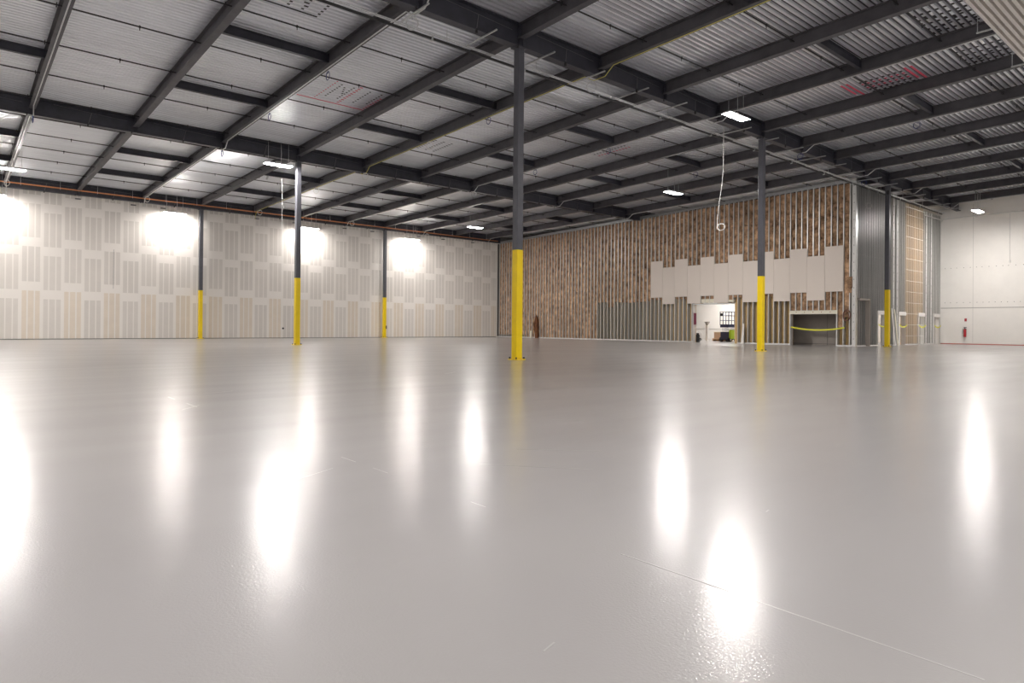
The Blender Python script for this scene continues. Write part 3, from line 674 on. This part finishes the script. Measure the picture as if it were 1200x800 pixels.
# ------------------------------------------------------------------ room behind the opening
pw = tag(MB().box(31.0, 6.0, 0, 31.1, 17.5, 4.5).build('partition', mt['white']), 'white wall of the bright room behind the opening', 'wall')
MB().box(30.97, 6.2, .78, 31.0, 17.3, .83).build('chair_rail', mt['track'], pw)
t = tag(empty('scissor_lift', (26.6, 10.15, 0)), 'navy and lime scissor lift parked behind the opening', 'lift')
m = MB(); m.box(-.45, -.30, .2, .45, .30, .62); m.box(-.5, -.26, .12, .5, .26, .22); m.each('chassis', mt['navy'], t)
m = MB(); m.box(-.46, -.42, .18, .2, -.31, .75); m.build('side_panel', mt['lime'], t)
for x in (-.34, .34):
    for s_ in (-1, 1):
        m = MB(); m.tube([(x, s_*.24, .15), (x, s_*.36, .15)], .15, 14); wh = m.build('wheel', mt['rubber'], t); MB().tube([(x, s_*.35, .15), (x, s_*.372, .15)], .07, 10).build('hub', mt['white'], wh)
m = MB()
for n in range(3):
    for s_ in (-.2, .2):
        m.box(-.4, s_-.02, .64+n*.09, .4, s_+.02, .67+n*.09)
        m.hexa([(-.4,s_-.02,.64+n*.09),(-.34,s_-.02,.64+n*.09),(-.34,s_+.02,.64+n*.09),(-.4,s_+.02,.64+n*.09),(.34,s_-.02,.73+n*.09),(.4,s_-.02,.73+n*.09),(.4,s_+.02,.73+n*.09),(.34,s_+.02,.73+n*.09)])
m.build('scissor_arm', mt['navy'], t)
m = MB(); m.box(-.5, -.3, .90, .5, .3, 1.10); m.build('platform', mt['navy'], t)
m = MB()
for zz in (1.35, 1.65, 1.9):
    for s_ in (-.3, .3): m.tube([(-.5, s_, zz), (.5, s_, zz)], .018, 5)
    for x in (-.5, .5): m.tube([(x, -.3, zz), (x, .3, zz)], .018, 5)
for x in (-.5, -.17, .17, .5):
    for s_ in (-.3, .3): m.tube([(x, s_, 1.05), (x, s_, 1.9)], .026, 5)
m.each('guard_rail', mt['navy'], t)
MB().box(-.54, .12, 1.62, -.46, .26, 1.8).build('control_box', mt['rubber'], t)
t = tag(empty('work_light_stand', (27.4, 12.25, 0)), 'pale stand with a grey flared top inside the opening', 'stand')
MB().tube([(0,0,0),(0,0,.02),(0,0,1.05)], .09, 10).build('post', mt['white'], t)
m = MB(); m.hexa([(-.04,-.04,1.05),(.04,-.04,1.05),(.04,.04,1.05),(-.04,.04,1.05),(-.12,-.14,1.28),(.12,-.14,1.28),(.12,.14,1.28),(-.12,.14,1.28)]); m.build('flared_top', mt['back_grey'], t)
t = tag(empty('crate', (28.2, 11.6, 0)), 'low tan crate of boards between the stand and the lift', 'crate')
MB().box(-.4, -.5, .1, .4, .5, .18).build('base', mt['card'], t)
for y in (-.5, -.18, .14, .46): MB().box(-.4, y-.04, 0, .4, y+.04, .1).build('runner', mt['wood'], t)
MB().box(-.35, -.45, .18, .35, .4, .58).build('box', mt['card'], t)
MB().box(-.37, -.48, .58, .37, .45, .62).build('lid', mt['cream'], t)
t = tag(empty('hand_truck', (28.0, 13.3, 0)), 'grey trolley with bent frame near the white wall inside', 'trolley')
m = MB(); m.tube([(0,-.15,.05),(0,-.17,.5),(0,.0,.62),(0,.15,.5)], .025, 6); m.box(-.1,-.2,.02,.1,.2,.06); m.build('frame', mt['galv'], t)
m = MB(); m.ring((0,-.15,.08), .06, .03, 'x', 12, 6); m.ring((0,.15,.08), .06, .03, 'x', 12, 6); m.build('wheel', mt['rubber'], t)
o = MB().box(XW+.06, O1[1]-.02, 1.05, XW+.3, O1[1]+.0, 1.75).build('poster', mt['magenta']); tag(o, 'dark magenta sheet fixed to the left jamb of the opening', 'poster')
o = MB().box(XW+.35, O1[1]-.12, 0, XW+.5, O1[1]+.05, .45)
o.box(XW+.38, O1[1]-.1, .45, XW+.47, O1[1]+.02, .55); o = o.build('floor_can', mt['rubber']); tag(o, 'small black can on the floor at the left jamb', 'can')
